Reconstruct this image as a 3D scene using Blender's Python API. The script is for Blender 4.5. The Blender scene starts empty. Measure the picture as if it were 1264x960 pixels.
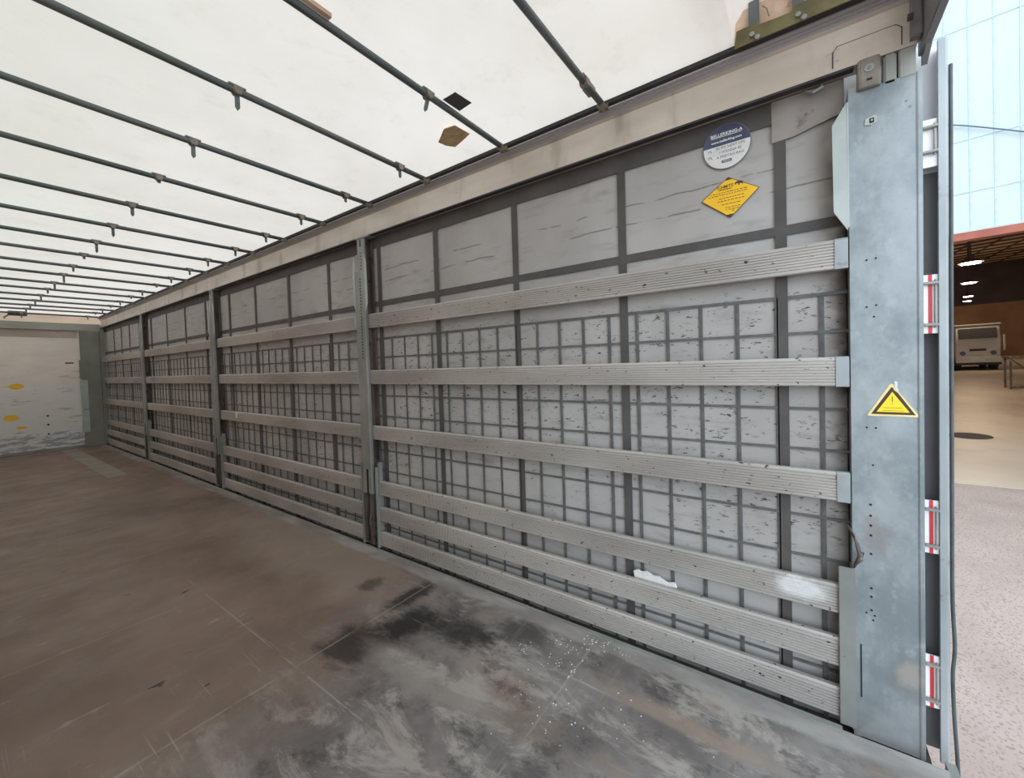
import bpy, bmesh, math, random
from mathutils import Vector, Matrix
random.seed(7)
S = bpy.context.scene
COL = S.collection

# ---------------------------------------------------------------- camera
def cam_axes(yaw, pitch, roll):
    f = Vector((math.sin(yaw)*math.cos(pitch), math.cos(yaw)*math.cos(pitch), math.sin(pitch)))
    r = Vector((math.cos(yaw), -math.sin(yaw), 0)); u = r.cross(f)
    c, s = math.cos(roll), math.sin(roll)
    return r*c+u*s, u*c-r*s, f
cd = bpy.data.cameras.new('camera'); cam = bpy.data.objects.new('camera', cd); COL.objects.link(cam)
r_, u_, f_ = cam_axes(0.9788, -0.0256, -0.0302)
cam.matrix_world = Matrix(((r_.x, u_.x, -f_.x, -2.0523), (r_.y, u_.y, -f_.y, 0.1784), (r_.z, u_.z, -f_.z, 1.5419), (0, 0, 0, 1)))
cd.sensor_width = 36; cd.lens = 490.9954/1264*36
cd.shift_x = -(661.635-632)/1264; cd.shift_y = -(480-462.3594)/1264
cd.clip_start = 0.02; cd.clip_end = 300
S.camera = cam

# ---------------------------------------------------------------- sky and exposure
S.view_settings.view_transform = 'Standard'; S.view_settings.look = 'None'
S.view_settings.gamma = 1; S.view_settings.use_curve_mapping = False
S.view_settings.exposure = 0.0
W = bpy.data.worlds.new('overcast_sky'); S.world = W; W.use_nodes = True
nt = W.node_tree; nt.nodes.clear()
wo = nt.nodes.new('ShaderNodeOutputWorld'); bg = nt.nodes.new('ShaderNodeBackground')
tc = nt.nodes.new('ShaderNodeTexCoord'); sx = nt.nodes.new('ShaderNodeSeparateXYZ'); cr = nt.nodes.new('ShaderNodeValToRGB')
nt.links.new(tc.outputs['Generated'], sx.inputs[0]); nt.links.new(sx.outputs['Z'], cr.inputs[0])
cr.color_ramp.elements[0].position = 0.0; cr.color_ramp.elements[0].color = (0.84, 0.93, 1.0, 1)
cr.color_ramp.elements[1].position = 1.0; cr.color_ramp.elements[1].color = (0.76, 0.89, 1.0, 1)
nt.links.new(cr.outputs[0], bg.inputs[0]); bg.inputs[1].default_value = 2.35
nt.links.new(bg.outputs[0], wo.inputs[0])
sd = bpy.data.lights.new('hazy_sun', 'SUN'); sd.energy = 1.5; sd.angle = math.radians(50); sd.color = (.78, .90, 1.0)
so = bpy.data.objects.new('hazy_sun', sd); COL.objects.link(so)        # low hazy daylight coming in through the open rear
so.location = (-8, -8, 5); so.rotation_euler = Vector((.66, .72, -.22)).to_track_quat('-Z', 'Y').to_euler()
S.cycles.max_bounces = 14; S.cycles.diffuse_bounces = 8; S.cycles.transmission_bounces = 8
S.cycles.sample_clamp_indirect = 8

# ---------------------------------------------------------------- materials
class NT:
    def __init__(s, name):
        s.m = bpy.data.materials.new(name); s.m.use_nodes = True; s.t = s.m.node_tree
        s.b = s.t.nodes['Principled BSDF']; s.g = s.n('ShaderNodeNewGeometry'); s.P = s.g.outputs['Position']
    def n(s, k, **kw):
        x = s.t.nodes.new(k)
        for a, v in kw.items(): setattr(x, a, v)
        return x
    def l(s, a, b): s.t.links.new(a, b)
    def put(s, sock, v):
        if isinstance(v, (int, float)): sock.default_value = v
        elif isinstance(v, (tuple, list)): sock.default_value = (tuple(v)+(1,))[:len(sock.default_value)]
        else: s.l(v, sock)
    def math(s, op, a, b=0.0, c=0.0, clamp=False):
        x = s.n('ShaderNodeMath', operation=op, use_clamp=clamp)
        s.put(x.inputs[0], a); s.put(x.inputs[1], b); s.put(x.inputs[2], c); return x.outputs[0]
    def map(s, v, a, b, c=0.0, d=1.0):
        x = s.n('ShaderNodeMapRange'); x.interpolation_type = 'SMOOTHSTEP'
        s.put(x.inputs['Value'], v)
        for k, q in zip(('From Min', 'From Max', 'To Min', 'To Max'), (a, b, c, d)): x.inputs[k].default_value = q
        return x.outputs[0]
    def noise(s, scale, stretch=(1, 1, 1), detail=4, rough=0.55, rot=None, off=(0, 0, 0), dist=0.0):
        mp = s.n('ShaderNodeMapping'); s.l(s.P, mp.inputs[0]); mp.inputs['Scale'].default_value = stretch
        mp.inputs['Location'].default_value = off
        if rot: mp.inputs['Rotation'].default_value = rot
        x = s.n('ShaderNodeTexNoise'); s.l(mp.outputs[0], x.inputs['Vector'])
        x.inputs['Scale'].default_value = scale; x.inputs['Detail'].default_value = detail
        x.inputs['Roughness'].default_value = rough; x.inputs['Distortion'].default_value = dist
        return x.outputs[0]
    def mix(s, f, a, b):
        x = s.n('ShaderNodeMix', data_type='RGBA'); s.put(x.inputs[0], f); s.put(x.inputs[6], a); s.put(x.inputs[7], b)
        return x.outputs[2]
    def xyz(s):
        x = s.n('ShaderNodeSeparateXYZ'); s.l(s.P, x.inputs[0]); return x.outputs
    def blob(s, c, r, noise=None, amt=0.5):     # 1 inside an ellipsoid at c with radii r
        v = s.n('ShaderNodeVectorMath', operation='SUBTRACT'); s.l(s.P, v.inputs[0]); v.inputs[1].default_value = c
        w = s.n('ShaderNodeVectorMath', operation='DIVIDE'); s.l(v.outputs[0], w.inputs[0]); w.inputs[1].default_value = r
        q = s.n('ShaderNodeVectorMath', operation='LENGTH'); s.l(w.outputs[0], q.inputs[0])
        d = q.outputs['Value']
        if noise is not None: d = s.math('ADD', d, s.math('MULTIPLY', s.math('SUBTRACT', noise, 0.5), amt*2))
        return s.map(d, 1.25, 0.45)
    def bump(s, h, dist=0.002, st=0.5):
        x = s.n('ShaderNodeBump'); s.l(h, x.inputs['Height']); x.inputs['Distance'].default_value = dist
        x.inputs['Strength'].default_value = st; s.l(x.outputs[0], s.b.inputs['Normal'])
    def fin(s, col, rough=0.6, metal=0.0, spec=None):
        s.put(s.b.inputs['Base Color'], col); s.put(s.b.inputs['Roughness'], rough); s.put(s.b.inputs['Metallic'], metal)
        if spec is not None: s.b.inputs['Specular IOR Level'].default_value = spec
        return s.m

def worn(name, a, b, scale=3, stretch=(1, 1, 1), rough=0.6, metal=0.0, dirt=None, dirt_amt=0.0, dscale=8, dstretch=(1, 1, 1), bump=0.0):
    t = NT(name); n = t.noise(scale, stretch); c = t.mix(t.map(n, .3, .7), a, b)
    if dirt:
        d = t.noise(dscale, dstretch, detail=6, rough=.65, off=(3, 1, 7))
        lo = .72-.25*dirt_amt
        c = t.mix(t.map(d, lo, lo+.10), c, dirt)
    if bump: t.bump(t.noise(scale*8, stretch), bump, .6)
    return t.fin(c, rough, metal)
def plain(name, c, rough=.6, metal=0.0, emit=None, es=1.0):
    t = NT(name); n = t.noise(14)
    c2 = tuple(x*.86 for x in c)
    t.fin(t.mix(t.map(n, .3, .7), c, c2), rough, metal)
    if emit: t.b.inputs['Emission Color'].default_value = (*emit, 1); t.b.inputs['Emission Strength'].default_value = es
    return t.m

# curtain cloth
def curtain_mat():
    t = NT('curtain_cloth'); X = t.xyz()
    c = t.mix(t.map(t.noise(1.6), .3, .7), (.395, .378, .37), (.475, .462, .455))
    c = t.mix(t.map(t.noise(9, (1, .5, 2)), .5, .8), c, (.33, .31, .30))
    sc = t.noise(20, (1, 1, 3.2), detail=6, rough=.75)                      # short horizontal scuffs
    zone = t.map(t.noise(1.3, off=(5, 2, 9)), .38, .52)
    band = t.math('MULTIPLY', t.map(X[2], 1.90, 1.8), t.map(X[2], .4, .8))
    k = t.math('MULTIPLY', t.math('MULTIPLY', t.map(sc, .585, .615), zone), band)
    c = t.mix(k, c, (.055, .053, .05))
    for z in (2.29, 2.39):                                                  # two rubbed fold lines
        ln = t.math('ABSOLUTE', t.math('SUBTRACT', X[2], t.math('ADD', z, t.math('MULTIPLY', t.math('SUBTRACT', t.noise(3), .5), .05))))
        k = t.math('MULTIPLY', t.map(ln, .006, .001), t.map(t.noise(4, (1, 1, 2), off=(2, 8, 1)), .5, .56))
        c = t.mix(t.math('MULTIPLY', k, .75), c, (.13, .12, .115))
    k = t.math('MULTIPLY', t.map(X[1], .14, .02), t.map(t.noise(6), .38, .6))     # rusty grime and painted-in shadow by the rear post
    c = t.mix(t.math('MULTIPLY', k, .8), c, (.10, .07, .055))
    t.bump(t.noise(3.2, (1, 1, .6)), .012, .5)
    return t.fin(c, .62, 0, .3)
M = {}
M['curtain'] = curtain_mat()
M['fold'] = worn('grimy_curtain_cloth', (.27, .245, .225), (.36, .335, .315), 5, rough=.65, dirt=(.15, .12, .10), dirt_amt=.5, dscale=7)
M['strap'] = worn('dark_webbing', (.075, .069, .068), (.10, .092, .09), 6, rough=.7)
M['grid'] = worn('grey_webbing', (.10, .102, .102), (.15, .152, .152), 18, rough=.7)
def plank_mat():
    t = NT('ribbed_aluminium')
    c = t.mix(t.map(t.noise(2.2, (1, .35, 1)), .3, .7), (.39, .365, .345), (.55, .52, .495))
    c = t.mix(t.math('MULTIPLY', t.map(t.noise(26, (1, .35, 2.2), detail=5, rough=.7), .60, .70), .5), c, (.33, .30, .27))
    c = t.mix(t.map(t.noise(34, (1, .8, 1.3), detail=3, rough=.6, off=(4, 4, 4)), .655, .68), c, (.05, .045, .042))
    k = t.blob((0, .2, .53), (.05, .11, .05), t.noise(18), .5)
    c = t.mix(t.math('MULTIPLY', k, .7), c, (.92, .93, .94))
    return t.fin(c, .5, .25)
M['plank'] = plank_mat()
M['galv'] = worn('galvanised_steel', (.30, .335, .35), (.44, .475, .495), 2.6, (1, 1, .8), .5, .3, (.22, .235, .235), .45, 7, (1, 1, 1.6), .0025)
def post_mat():
    t = NT('weathered_post_steel')
    c = t.mix(t.map(t.noise(3.2, (1, 1, .8), detail=7, rough=.65), .35, .65), (.22, .26, .28), (.37, .41, .435))
    c = t.mix(t.math('MULTIPLY', t.map(t.noise(16, (1, 1, .7), detail=6, rough=.7), .5, .7), .35), c, (.50, .54, .56))
    c = t.mix(t.map(t.noise(9, (1, 1, 1.6), detail=6, rough=.7, off=(3, 1, 7)), .66, .76), c, (.20, .21, .21))
    n = t.noise(22, detail=5)
    c = t.mix(t.math('MULTIPLY', t.blob((0, -.157, .285), (.05, .045, .055), n, .8), .8), c, (.50, .47, .42))
    c = t.mix(t.math('MULTIPLY', t.blob((0, -.15, .27), (.05, .075, .10), n, .8), .35), c, (.22, .20, .19))
    c = t.mix(t.math('MULTIPLY', t.blob((0, -.06, .82), (.05, .05, .08), n, .9), .5), c, (.24, .22, .20))
    c = t.mix(t.math('MULTIPLY', t.map(t.math('ADD', t.xyz()[2], t.math('MULTIPLY', n, .3)), .45, .1), .5), c, (.20, .20, .20))
    t.bump(t.noise(9, detail=6), .003, .6)
    return t.fin(c, .5, .3)
M['post'] = post_mat()
M['galv_mid'] = worn('galvanised_post_steel', (.25, .265, .25), (.36, .37, .35), 4, (1, 1, .6), .5, .35, (.16, .14, .12), .3, 14, (1, 1, 1.5), .0006)
M['rust_and_shade'] = worn('grimy_shaded_steel', (.085, .066, .058), (.15, .12, .105), 9, (1, 1, .5), .7, .2, (.035, .028, .026), .6, 12)  # real grime and rust; its darkness also paints shade behind the middle posts
def rail_mat():
    t = NT('rail_aluminium')
    c = t.mix(t.map(t.noise(1.1, (1, 1, 4)), .3, .7), (.55, .49, .43), (.70, .64, .58))
    c = t.mix(t.math('MULTIPLY', t.map(t.noise(4, (1, 1.2, .35), detail=5), .52, .7), .7), c, (.34, .30, .27))
    c = t.mix(t.map(t.noise(20, (1, .4, 2), detail=5, rough=.7), .66, .72), c, (.20, .16, .13))
    return t.fin(c, .45, .35)
M['rail'] = rail_mat()
M['rail_dark'] = worn('rail_groove_aluminium', (.42, .40, .42), (.47, .45, .47), 2, (1, .3, 1), .5, .4)
M['black'] = worn('black_rubber_and_gap', (.022, .022, .023), (.04, .04, .042), 8, rough=.6)
M['dark'] = plain('dark_slot', (.016, .015, .015), .9)
M['seal'] = worn('weathered_rubber', (.06, .068, .075), (.10, .11, .12), 5, (1, 1, 2), .5)
M['grey_panel'] = worn('dark_grey_paint', (.19, .185, .195), (.23, .225, .235), 2, rough=.55)
M['white_panel'] = worn('white_paint_and_glare', (.86, .84, .86), (.93, .92, .93), 3, rough=.45)
M['white_scuff'] = worn('white_film', (.74, .74, .73), (.90, .90, .90), 14, rough=.5, bump=.006)
M['red'] = plain('reflective_red', (.70, .045, .06), .4)
M['bow'] = worn('bow_tube_steel', (.105, .13, .135), (.16, .185, .19), 5, (.4, 1, 1), .42, .45, (.20, .17, .13), .35, 14)
M['clip'] = worn('clip_steel', (.22, .20, .175), (.33, .30, .26), 12, rough=.5, metal=.3)
M['olive'] = worn('passivated_zinc', (.11, .10, .045), (.20, .18, .085), 8, rough=.45, metal=.4)
M['peach'] = worn('reinforcing_tape', (.62, .42, .30), (.80, .62, .48), 9, rough=.7, dirt=(.36, .17, .10), dirt_amt=.55, dscale=16)
M['ply'] = worn('bare_plywood', (.55, .38, .20), (.72, .53, .32), 14, (3, 1, 1), .7, dirt=(.30, .17, .08), dirt_amt=.6, dscale=26, dstretch=(4, 1, 1))
M['patch'] = plain('dark_patch_film', (.10, .09, .095), .6)
M['yellow'] = worn('yellow_film', (.92, .52, .02), (.96, .60, .03), 6, rough=.4)
M['yellow_bright'] = worn('warning_yellow', (.95, .72, .02), (.98, .80, .03), 6, rough=.4)
M['yellow_pale'] = plain('faded_yellow', (.93, .78, .36), .5)
M['ink_brown'] = plain('brown_ink', (.075, .035, .02), .6)
M['navy'] = worn('navy_film', (.045, .055, .12), (.07, .085, .16), 8, rough=.4)
M['film_white'] = plain('label_white', (.80, .80, .80), .4)
M['ink_grey'] = plain('grey_ink', (.16, .16, .18), .6)
M['ink_white'] = plain('white_ink', (.9, .9, .92), .5)

def tarp_mat(ca=(.80, .695, .615), cb=(.74, .635, .55)):
    t = NT('translucent_roof_tarpaulin'); t.t.nodes.remove(t.b)
    c = t.mix(t.map(t.noise(1.5, detail=6), .35, .7), ca, cb)
    c = t.mix(t.math('MULTIPLY', t.map(t.noise(5, detail=7, rough=.7), .52, .72), .4), c, (.62, .53, .42))
    X = t.xyz()
    c = t.mix(t.math('MULTIPLY', t.map(X[0], -.5, -2.4), .5), c, (.62, .58, .48))
    tr = t.n('ShaderNodeBsdfTranslucent'); df = t.n('ShaderNodeBsdfDiffuse'); mx = t.n('ShaderNodeMixShader')
    t.l(c, tr.inputs[0]); t.l(c, df.inputs[0]); mx.inputs[0].default_value = .47
    bp = t.n('ShaderNodeBump'); t.l(t.noise(2.6), bp.inputs['Height']); bp.inputs['Distance'].default_value = .03
    t.l(bp.outputs[0], df.inputs['Normal'])
    t.l(tr.outputs[0], mx.inputs[1]); t.l(df.outputs[0], mx.inputs[2]); t.l(mx.outputs[0], t.t.nodes['Material Output'].inputs[0])
    return t.m
M['tarp'] = tarp_mat()
M['side_tarp'] = tarp_mat((.80, .66, .55), (.74, .60, .49))
for _n in M['side_tarp'].node_tree.nodes:
    if _n.type == 'MIX_SHADER': _n.inputs[0].default_value = .66

def floor_mat():
    t = NT('phenolic_plywood_floor'); X = t.xyz(); x, y, z = X
    brown = t.mix(t.map(t.noise(1.4, (1, .7, 1), detail=6), .3, .7), (.205, .145, .112), (.285, .208, .168))
    brown = t.mix(t.math('MULTIPLY', t.map(t.noise(5, (.7, 1.2, 1), detail=8, rough=.7), .52, .75), .45), brown, (.36, .30, .25))
    brown = t.mix(t.map(t.noise(11, (.5, 1, 1), detail=3, off=(9, 3, 0)), .70, .74), brown, (.06, .038, .028))
    brown = t.mix(t.math('MULTIPLY', t.map(t.noise(.9, (1, .8, 1), detail=7, rough=.6, off=(6, 1, 0)), .45, .65), .55), brown, (.15, .105, .083))
    brown = t.mix(t.math('MULTIPLY', t.blob((-.30, 3.9, 0), (.42, 1.9, 1), t.noise(2.5, detail=7), .6), .6), brown, (.36, .29, .245))  # paler blob paints the light sheen on the floor near the wall
    brown = t.mix(t.map(t.noise(14, (.6, 1, 1), detail=4, rough=.6, off=(1, 8, 0)), .69, .73), brown, (.10, .068, .052))
    brown = t.mix(t.math('MULTIPLY', t.map(t.noise(7, (.45, 1.3, 1), detail=8, rough=.75, off=(4, 6, 0)), .60, .68), .55), brown, (.42, .36, .31))
    # rear section: grey dusty, scratched
    grey = t.mix(t.map(t.noise(2.8, (1, .8, 1), detail=7, rough=.65), .35, .68), (.15, .135, .13), (.29, .263, .25))
    dn = t.noise(3.4, (1.3, .55, 1), detail=9, rough=.72, rot=(0, 0, .25), off=(1, 4, 0), dist=.6)
    grey = t.mix(t.math('MULTIPLY', t.map(dn, .49, .60), .8), grey, (.43, .395, .365))
    grey = t.mix(t.math('MULTIPLY', t.map(t.noise(2.4, (1.4, .8, 1), detail=7, off=(7, 7, 0)), .56, .68), .8), grey, (.27, .21, .165))
    grey = t.mix(t.math('MULTIPLY', t.map(t.noise(5, (1.2, .7, 1), detail=9, rough=.75, off=(2, 9, 3)), .52, .62), .6), grey, (.065, .055, .055))
    edge = t.math('ADD', y, t.math('MULTIPLY', t.math('SUBTRACT', t.noise(1.6, detail=7, rough=.65), .5), 1.6))
    edge = t.math('SUBTRACT', edge, t.math('MULTIPLY', x, .25))
    c = t.mix(t.map(edge, 2.95, 2.15), brown, grey)
    # dark tyre-like smears
    nn = t.noise(7, (1.5, .6, 1), detail=9, rough=.78, rot=(0, 0, .3), dist=.4)
    for cc, rr, a in (((-.55, 2.18, 0), (.22, .16, 1), .92), ((-.83, 2.30, 0), (.17, .20, 1), .8), ((-.34, 2.40, 0), (.22, .09, 1), .85), ((-.42, 1.85, 0), (.13, .26, 1), .8), ((-.40, 2.78, 0), (.09, .09, 1), .6), ((-.25, 1.55, 0), (.11, .18, 1), .5)):
        c = t.mix(t.math('MULTIPLY', t.blob(cc, rr, nn, 1.15), a), c, (.022, .019, .019))
    c = t.mix(t.math('MULTIPLY', t.blob((-.36, .62, 0), (.05, .42, 1), t.noise(5, (2, .6, 1), detail=6), .6), .7), c, (.34, .27, .21))
    c = t.mix(t.math('MULTIPLY', t.blob((-.78, 1.75, 0), (.10, .5, 1), nn, .7), .55), c, (.38, .345, .31))
    # white scratches running lengthwise
    sc = t.noise(5, (9, .22, 1), detail=6, rough=.6, rot=(0, 0, .1))
    k = t.math('MULTIPLY', t.map(sc, .62, .66), t.map(t.noise(1.9, off=(3, 3, 0)), .42, .6))
    k = t.math('MULTIPLY', k, t.map(y, 3.2, 2.0, .05, .6))
    c = t.mix(k, c, (.48, .46, .44))
    sc = t.noise(5, (.3, 9, 1), detail=5, rough=.6, off=(5, 0, 0))
    k = t.math('MULTIPLY', t.map(sc, .64, .68), t.map(t.noise(1.5, off=(8, 3, 0)), .45, .6))
    c = t.mix(t.math('MULTIPLY', k, .3), c, (.40, .35, .31))
    # sheet joints across and one lengthwise
    for yy in (1.15, 2.40, 3.65, 4.9, 6.15, 7.4, 8.65, 9.9, 11.15, 12.4):
        w = .009 if yy < 6 else .016
        ln = t.math('ABSOLUTE', t.math('SUBTRACT', y, t.math('ADD', yy, t.math('MULTIPLY', t.math('SUBTRACT', t.noise(9), .5), .012))))
        k = t.math('MULTIPLY', t.map(ln, w, .001), t.map(t.noise(5, off=(yy, 1, 0)), .35, .55))
        c = t.mix(t.math('MULTIPLY', k, .42), c, (.42, .36, .31) if yy > 3 else (.45, .43, .40))
    ln = t.math('ABSOLUTE', t.math('ADD', x, 1.085))
    k = t.math('MULTIPLY', t.map(ln, .006, .001), t.map(t.noise(6, off=(0, 2, 5)), .4, .55))
    k = t.math('MULTIPLY', k, t.map(y, 4.6, 3.4)); c = t.mix(t.math('MULTIPLY', k, .6), c, (.42, .38, .34))
    # pale dust along the wall and a pale strip by the headboard
    dx = t.math('ADD', x, t.math('MULTIPLY', t.math('SUBTRACT', t.noise(3, detail=6), .5), .10))
    k = t.math('MULTIPLY', t.map(dx, -.165, -.125), t.map(y, 12, 1.5, .45, .95))
    c = t.mix(k, c, t.mix(t.map(t.noise(5, (1, .4, 1), detail=7), .35, .65), (.25, .23, .22), (.40, .385, .37)))
    px = t.math('MULTIPLY', t.map(t.math('ABSOLUTE', t.math('ADD', x, .60)), .125, .105), t.math('MULTIPLY', t.map(y, 9.0, 9.1), t.map(y, 13.6, 13.4)))
    c = t.mix(t.math('MULTIPLY', px, .75), c, (.33, .30, .26))
    # fine white crumbs of dirt
    k = t.map(t.noise(85, detail=1), .775, .80); k = t.math('MULTIPLY', k, t.math('MULTIPLY', t.map(y, 3, 2), t.map(t.noise(2.2, off=(2, 2, 2)), .45, .6)))
    c = t.mix(k, c, (.75, .74, .73))
    t.bump(t.noise(18, detail=6), .003, .4)
    return t.fin(c, t.map(t.noise(4), .3, .7, .42, .62), 0, .35)
M['floor'] = floor_mat()

def bulk_mat():
    t = NT('painted_headboard'); x, y, z = t.xyz()
    c = t.mix(t.map(t.noise(2.5, (.6, 1, 1.6)), .3, .7), (.80, .75, .68), (.90, .86, .80))
    c = t.mix(t.map(z, 2.0, .6), c, (.78, .80, .79))
    sc = t.noise(4.5, (.6, 1, 3.2), detail=7, rough=.68)
    c = t.mix(t.math('MULTIPLY', t.math('MULTIPLY', t.map(sc, .58, .66), t.map(z, 2.15, 1.7)), .7), c, (.40, .37, .34))
    k = t.map(t.math('ADD', z, t.math('MULTIPLY', t.math('SUBTRACT', t.noise(4), .5), .03)), .41, .37)
    k2 = t.mix(t.map(t.noise(6, (.7, 1, 2.6), detail=7, rough=.7), .45, .56), (.36, .37, .41), (.78, .82, .86))
    c = t.mix(t.math('MULTIPLY', k, .9), c, k2)
    return t.fin(c, .55)
M['bulk'] = bulk_mat()
M['bulk_trim'] = worn('headboard_frame_paint', (.36, .36, .32), (.44, .44, .40), 3, (.5, 1, 1), .6)
M['bulk_brown'] = worn('stained_upper_panel', (.42, .36, .31), (.55, .48, .42), 2, (.5, 1, 2), .6)
M['pillar'] = worn('green_grey_paint', (.20, .21, .18), (.27, .275, .24), 4, (1, 1, .6), .6)
M['pale_blue'] = worn('pale_grey_steel', (.40, .45, .44), (.50, .55, .54), 4, rough=.5)
M['asphalt'] = worn('dusty_asphalt', (.38, .29, .255), (.45, .355, .31), 1.2, rough=.85, dirt=(.27, .20, .17), dirt_amt=.8, dscale=45)
def concrete():
    t = NT('hangar_concrete')
    c = t.mix(t.map(t.noise(.35, detail=5), .3, .7), (.46, .38, .30), (.56, .48, .39))
    c = t.mix(t.math('MULTIPLY', t.map(t.noise(1.3, detail=6), .5, .7), .4), c, (.36, .28, .21))
    return t.fin(c, .5)
M['concrete'] = concrete()
def facade():
    t = NT('polycarbonate_cladding')
    c = t.mix(t.map(t.noise(.5, (1, 1, .4), detail=5), .3, .7), (.45, .53, .54), (.53, .61, .62))
    c = t.mix(t.math('MULTIPLY', t.map(t.noise(3, (1, 1, .5), detail=7, rough=.7), .5, .7), .3), c, (.42, .55, .60))
    return t.fin(c, .5)
M['facade'] = facade()
M['facade_seam'] = plain('cladding_seam', (.47, .58, .61), .5)
M['lintel'] = worn('red_oxide_paint', (.30, .085, .055), (.40, .12, .08), 3, rough=.6, dirt=(.20, .07, .05), dirt_amt=.3)
M['hangar_wall'] = worn('hangar_brown_wall', (.22, .12, .065), (.30, .17, .09), .6, rough=.8)
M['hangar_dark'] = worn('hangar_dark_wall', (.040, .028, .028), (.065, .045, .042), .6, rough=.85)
M['hangar_roof'] = worn('hangar_roof_boards', (.50, .33, .20), (.62, .42, .26), .8, (1, .3, 1), .8)
M['purlin'] = plain('dark_purlin', (.06, .035, .025), .8)
M['lamp'] = plain('lamp_glass', (.9, .9, .85), .4, emit=(1.0, .93, .80), es=22)
M['truck_white'] = worn('dull_white_paint', (.62, .58, .52), (.72, .68, .62), 1.5, rough=.5)
M['glass'] = plain('dark_glass', (.08, .075, .075), .25)
M['cable'] = plain('dark_cable', (.10, .17, .22), .6)
M['header'] = worn('portal_steel', (.20, .19, .20), (.28, .27, .28), 4, rough=.5, metal=.35, dirt=(.08, .07, .07), dirt_amt=.4)
M['stain'] = plain('oil_stain', (.05, .04, .035), .8)
M['chip'] = plain('white_crumb', (.85, .85, .84), .7)

# ---------------------------------------------------------------- mesh helpers
class MB:
    def __init__(s): s.v = []; s.f = []
    def box(s, x0, x1, y0, y1, z0, z1, M4=None):
        b = len(s.v); vs = [(x, y, z) for x in (x0, x1) for y in (y0, y1) for z in (z0, z1)]
        if M4 is not None: vs = [tuple(M4 @ Vector(q)) for q in vs]
        s.v += vs; s.f += [tuple(b+i for i in q) for q in ((0, 1, 3, 2), (4, 6, 7, 5), (0, 4, 5, 1), (2, 3, 7, 6), (0, 2, 6, 4), (1, 5, 7, 3))]
        return s
    def prism(s, pts, a, b, axis):      # 2-D outline extruded along axis ('x': (y,z), 'y': (x,z), 'z': (x,y))
        n = len(pts); o = len(s.v)
        for t in (a, b):
            for p, q in pts: s.v.append({'x': (t, p, q), 'y': (p, t, q), 'z': (p, q, t)}[axis])
        s.f += [tuple(range(o, o+n)), tuple(range(o+2*n-1, o+n-1, -1))]
        s.f += [(o+i, o+n+i, o+n+(i+1) % n, o+(i+1) % n) for i in range(n)]
        return s
    def tube(s, pts, r, seg=12, cap=True):
        pts = [Vector(p) for p in pts]; o = len(s.v); k = len(pts)
        for i, p in enumerate(pts):
            d = (pts[min(i+1, k-1)]-pts[max(i-1, 0)]).normalized()
            up = Vector((0, 0, 1)) if abs(d.z) < .9 else Vector((0, 1, 0))
            a = d.cross(up).normalized(); b = d.cross(a)
            rr = r[i] if isinstance(r, (list, tuple)) else r
            for j in range(seg):
                t = 2*math.pi*j/seg; s.v.append(tuple(p+a*math.cos(t)*rr+b*math.sin(t)*rr))
        for i in range(k-1):
            for j in range(seg):
                q = (j+1) % seg; s.f.append((o+i*seg+j, o+(i+1)*seg+j, o+(i+1)*seg+q, o+i*seg+q))
        if cap: s.f += [tuple(range(o+seg-1, o-1, -1)), tuple(o+(k-1)*seg+j for j in range(seg))]
        return s
    def disc(s, c, r, axis, t, seg=24, sy=1.0):
        pts = [(c[0]+r*math.cos(2*math.pi*i/seg), c[1]+r*sy*math.sin(2*math.pi*i/seg)) for i in range(seg)]
        return s.prism(pts, t[0], t[1], axis)
    def build(s, name, mat, parent=None, bevel=0.0, smooth=False, mats=None):
        me = bpy.data.meshes.new(name)
        off = parent.location_chain if False else chain(parent)
        me.from_pydata([(v[0]-off[0], v[1]-off[1], v[2]-off[2]) for v in s.v], [], s.f)
        bm = bmesh.new(); bm.from_mesh(me); bmesh.ops.recalc_face_normals(bm, faces=bm.faces)
        if bevel: bmesh.ops.bevel(bm, geom=[e for e in bm.edges], offset=bevel, segments=2, affect='EDGES', clamp_overlap=True)
        if smooth:
            for f in bm.faces: f.smooth = len(f.verts) == 4
        bm.to_mesh(me); bm.free()
        me.materials.append(M[mat] if isinstance(mat, str) else mat)
        o = bpy.data.objects.new(name, me); COL.objects.link(o)
        if parent: o.parent = parent
        return o
def chain(p):
    v = Vector((0, 0, 0))
    while p is not None: v += p.location; p = p.parent
    return v
def tag(o, label, cat, group=None, kind=None):
    o['label'] = label; o['category'] = cat
    if group: o['group'] = group
    if kind: o['kind'] = kind
    return o
def thing(name, loc, label, cat, group=None):
    o = bpy.data.objects.new(name, None); COL.objects.link(o); o.location = loc; o.empty_display_size = .05
    return tag(o, label, cat, group)
def struct(o): o['kind'] = 'structure'; return o
def relocate(o, loc):                    # move origin of a world-built root mesh to loc
    d = Vector(loc)
    for v in o.data.vertices: v.co -= d
    o.location = d; return o
def copy_tree(o, parent=None):
    c = o.copy(); COL.objects.link(c); c.parent = parent
    for ch in list(o.children): copy_tree(ch, c)
    return c
def lettering(txt, size, loc, mat, parent, bold=False, align='CENTER', sx=1.0):
    """letters on a plane of constant x facing -x: text runs towards -y"""
    cu = bpy.data.curves.new('lettering', 'FONT'); cu.body = txt; cu.size = size; cu.align_x = align; cu.align_y = 'CENTER'
    cu.extrude = .0003; cu.resolution_u = 2
    if bold: cu.offset = size*.02
    to = bpy.data.objects.new('tmp', cu); COL.objects.link(to)
    dg = bpy.context.evaluated_depsgraph_get(); dg.update()
    me = bpy.data.meshes.new_from_object(to.evaluated_get(dg)); bpy.data.objects.remove(to)
    off = chain(parent)
    for v in me.vertices:
        a, b, c = v.co; v.co = Vector((loc[0]-c, loc[1]-a*sx, loc[2]+b))-off
    me.materials.clear(); me.materials.append(M[mat]); me.name = 'lettering'
    o = bpy.data.objects.new('lettering', me); COL.objects.link(o); o.parent = parent
    return o

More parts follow.
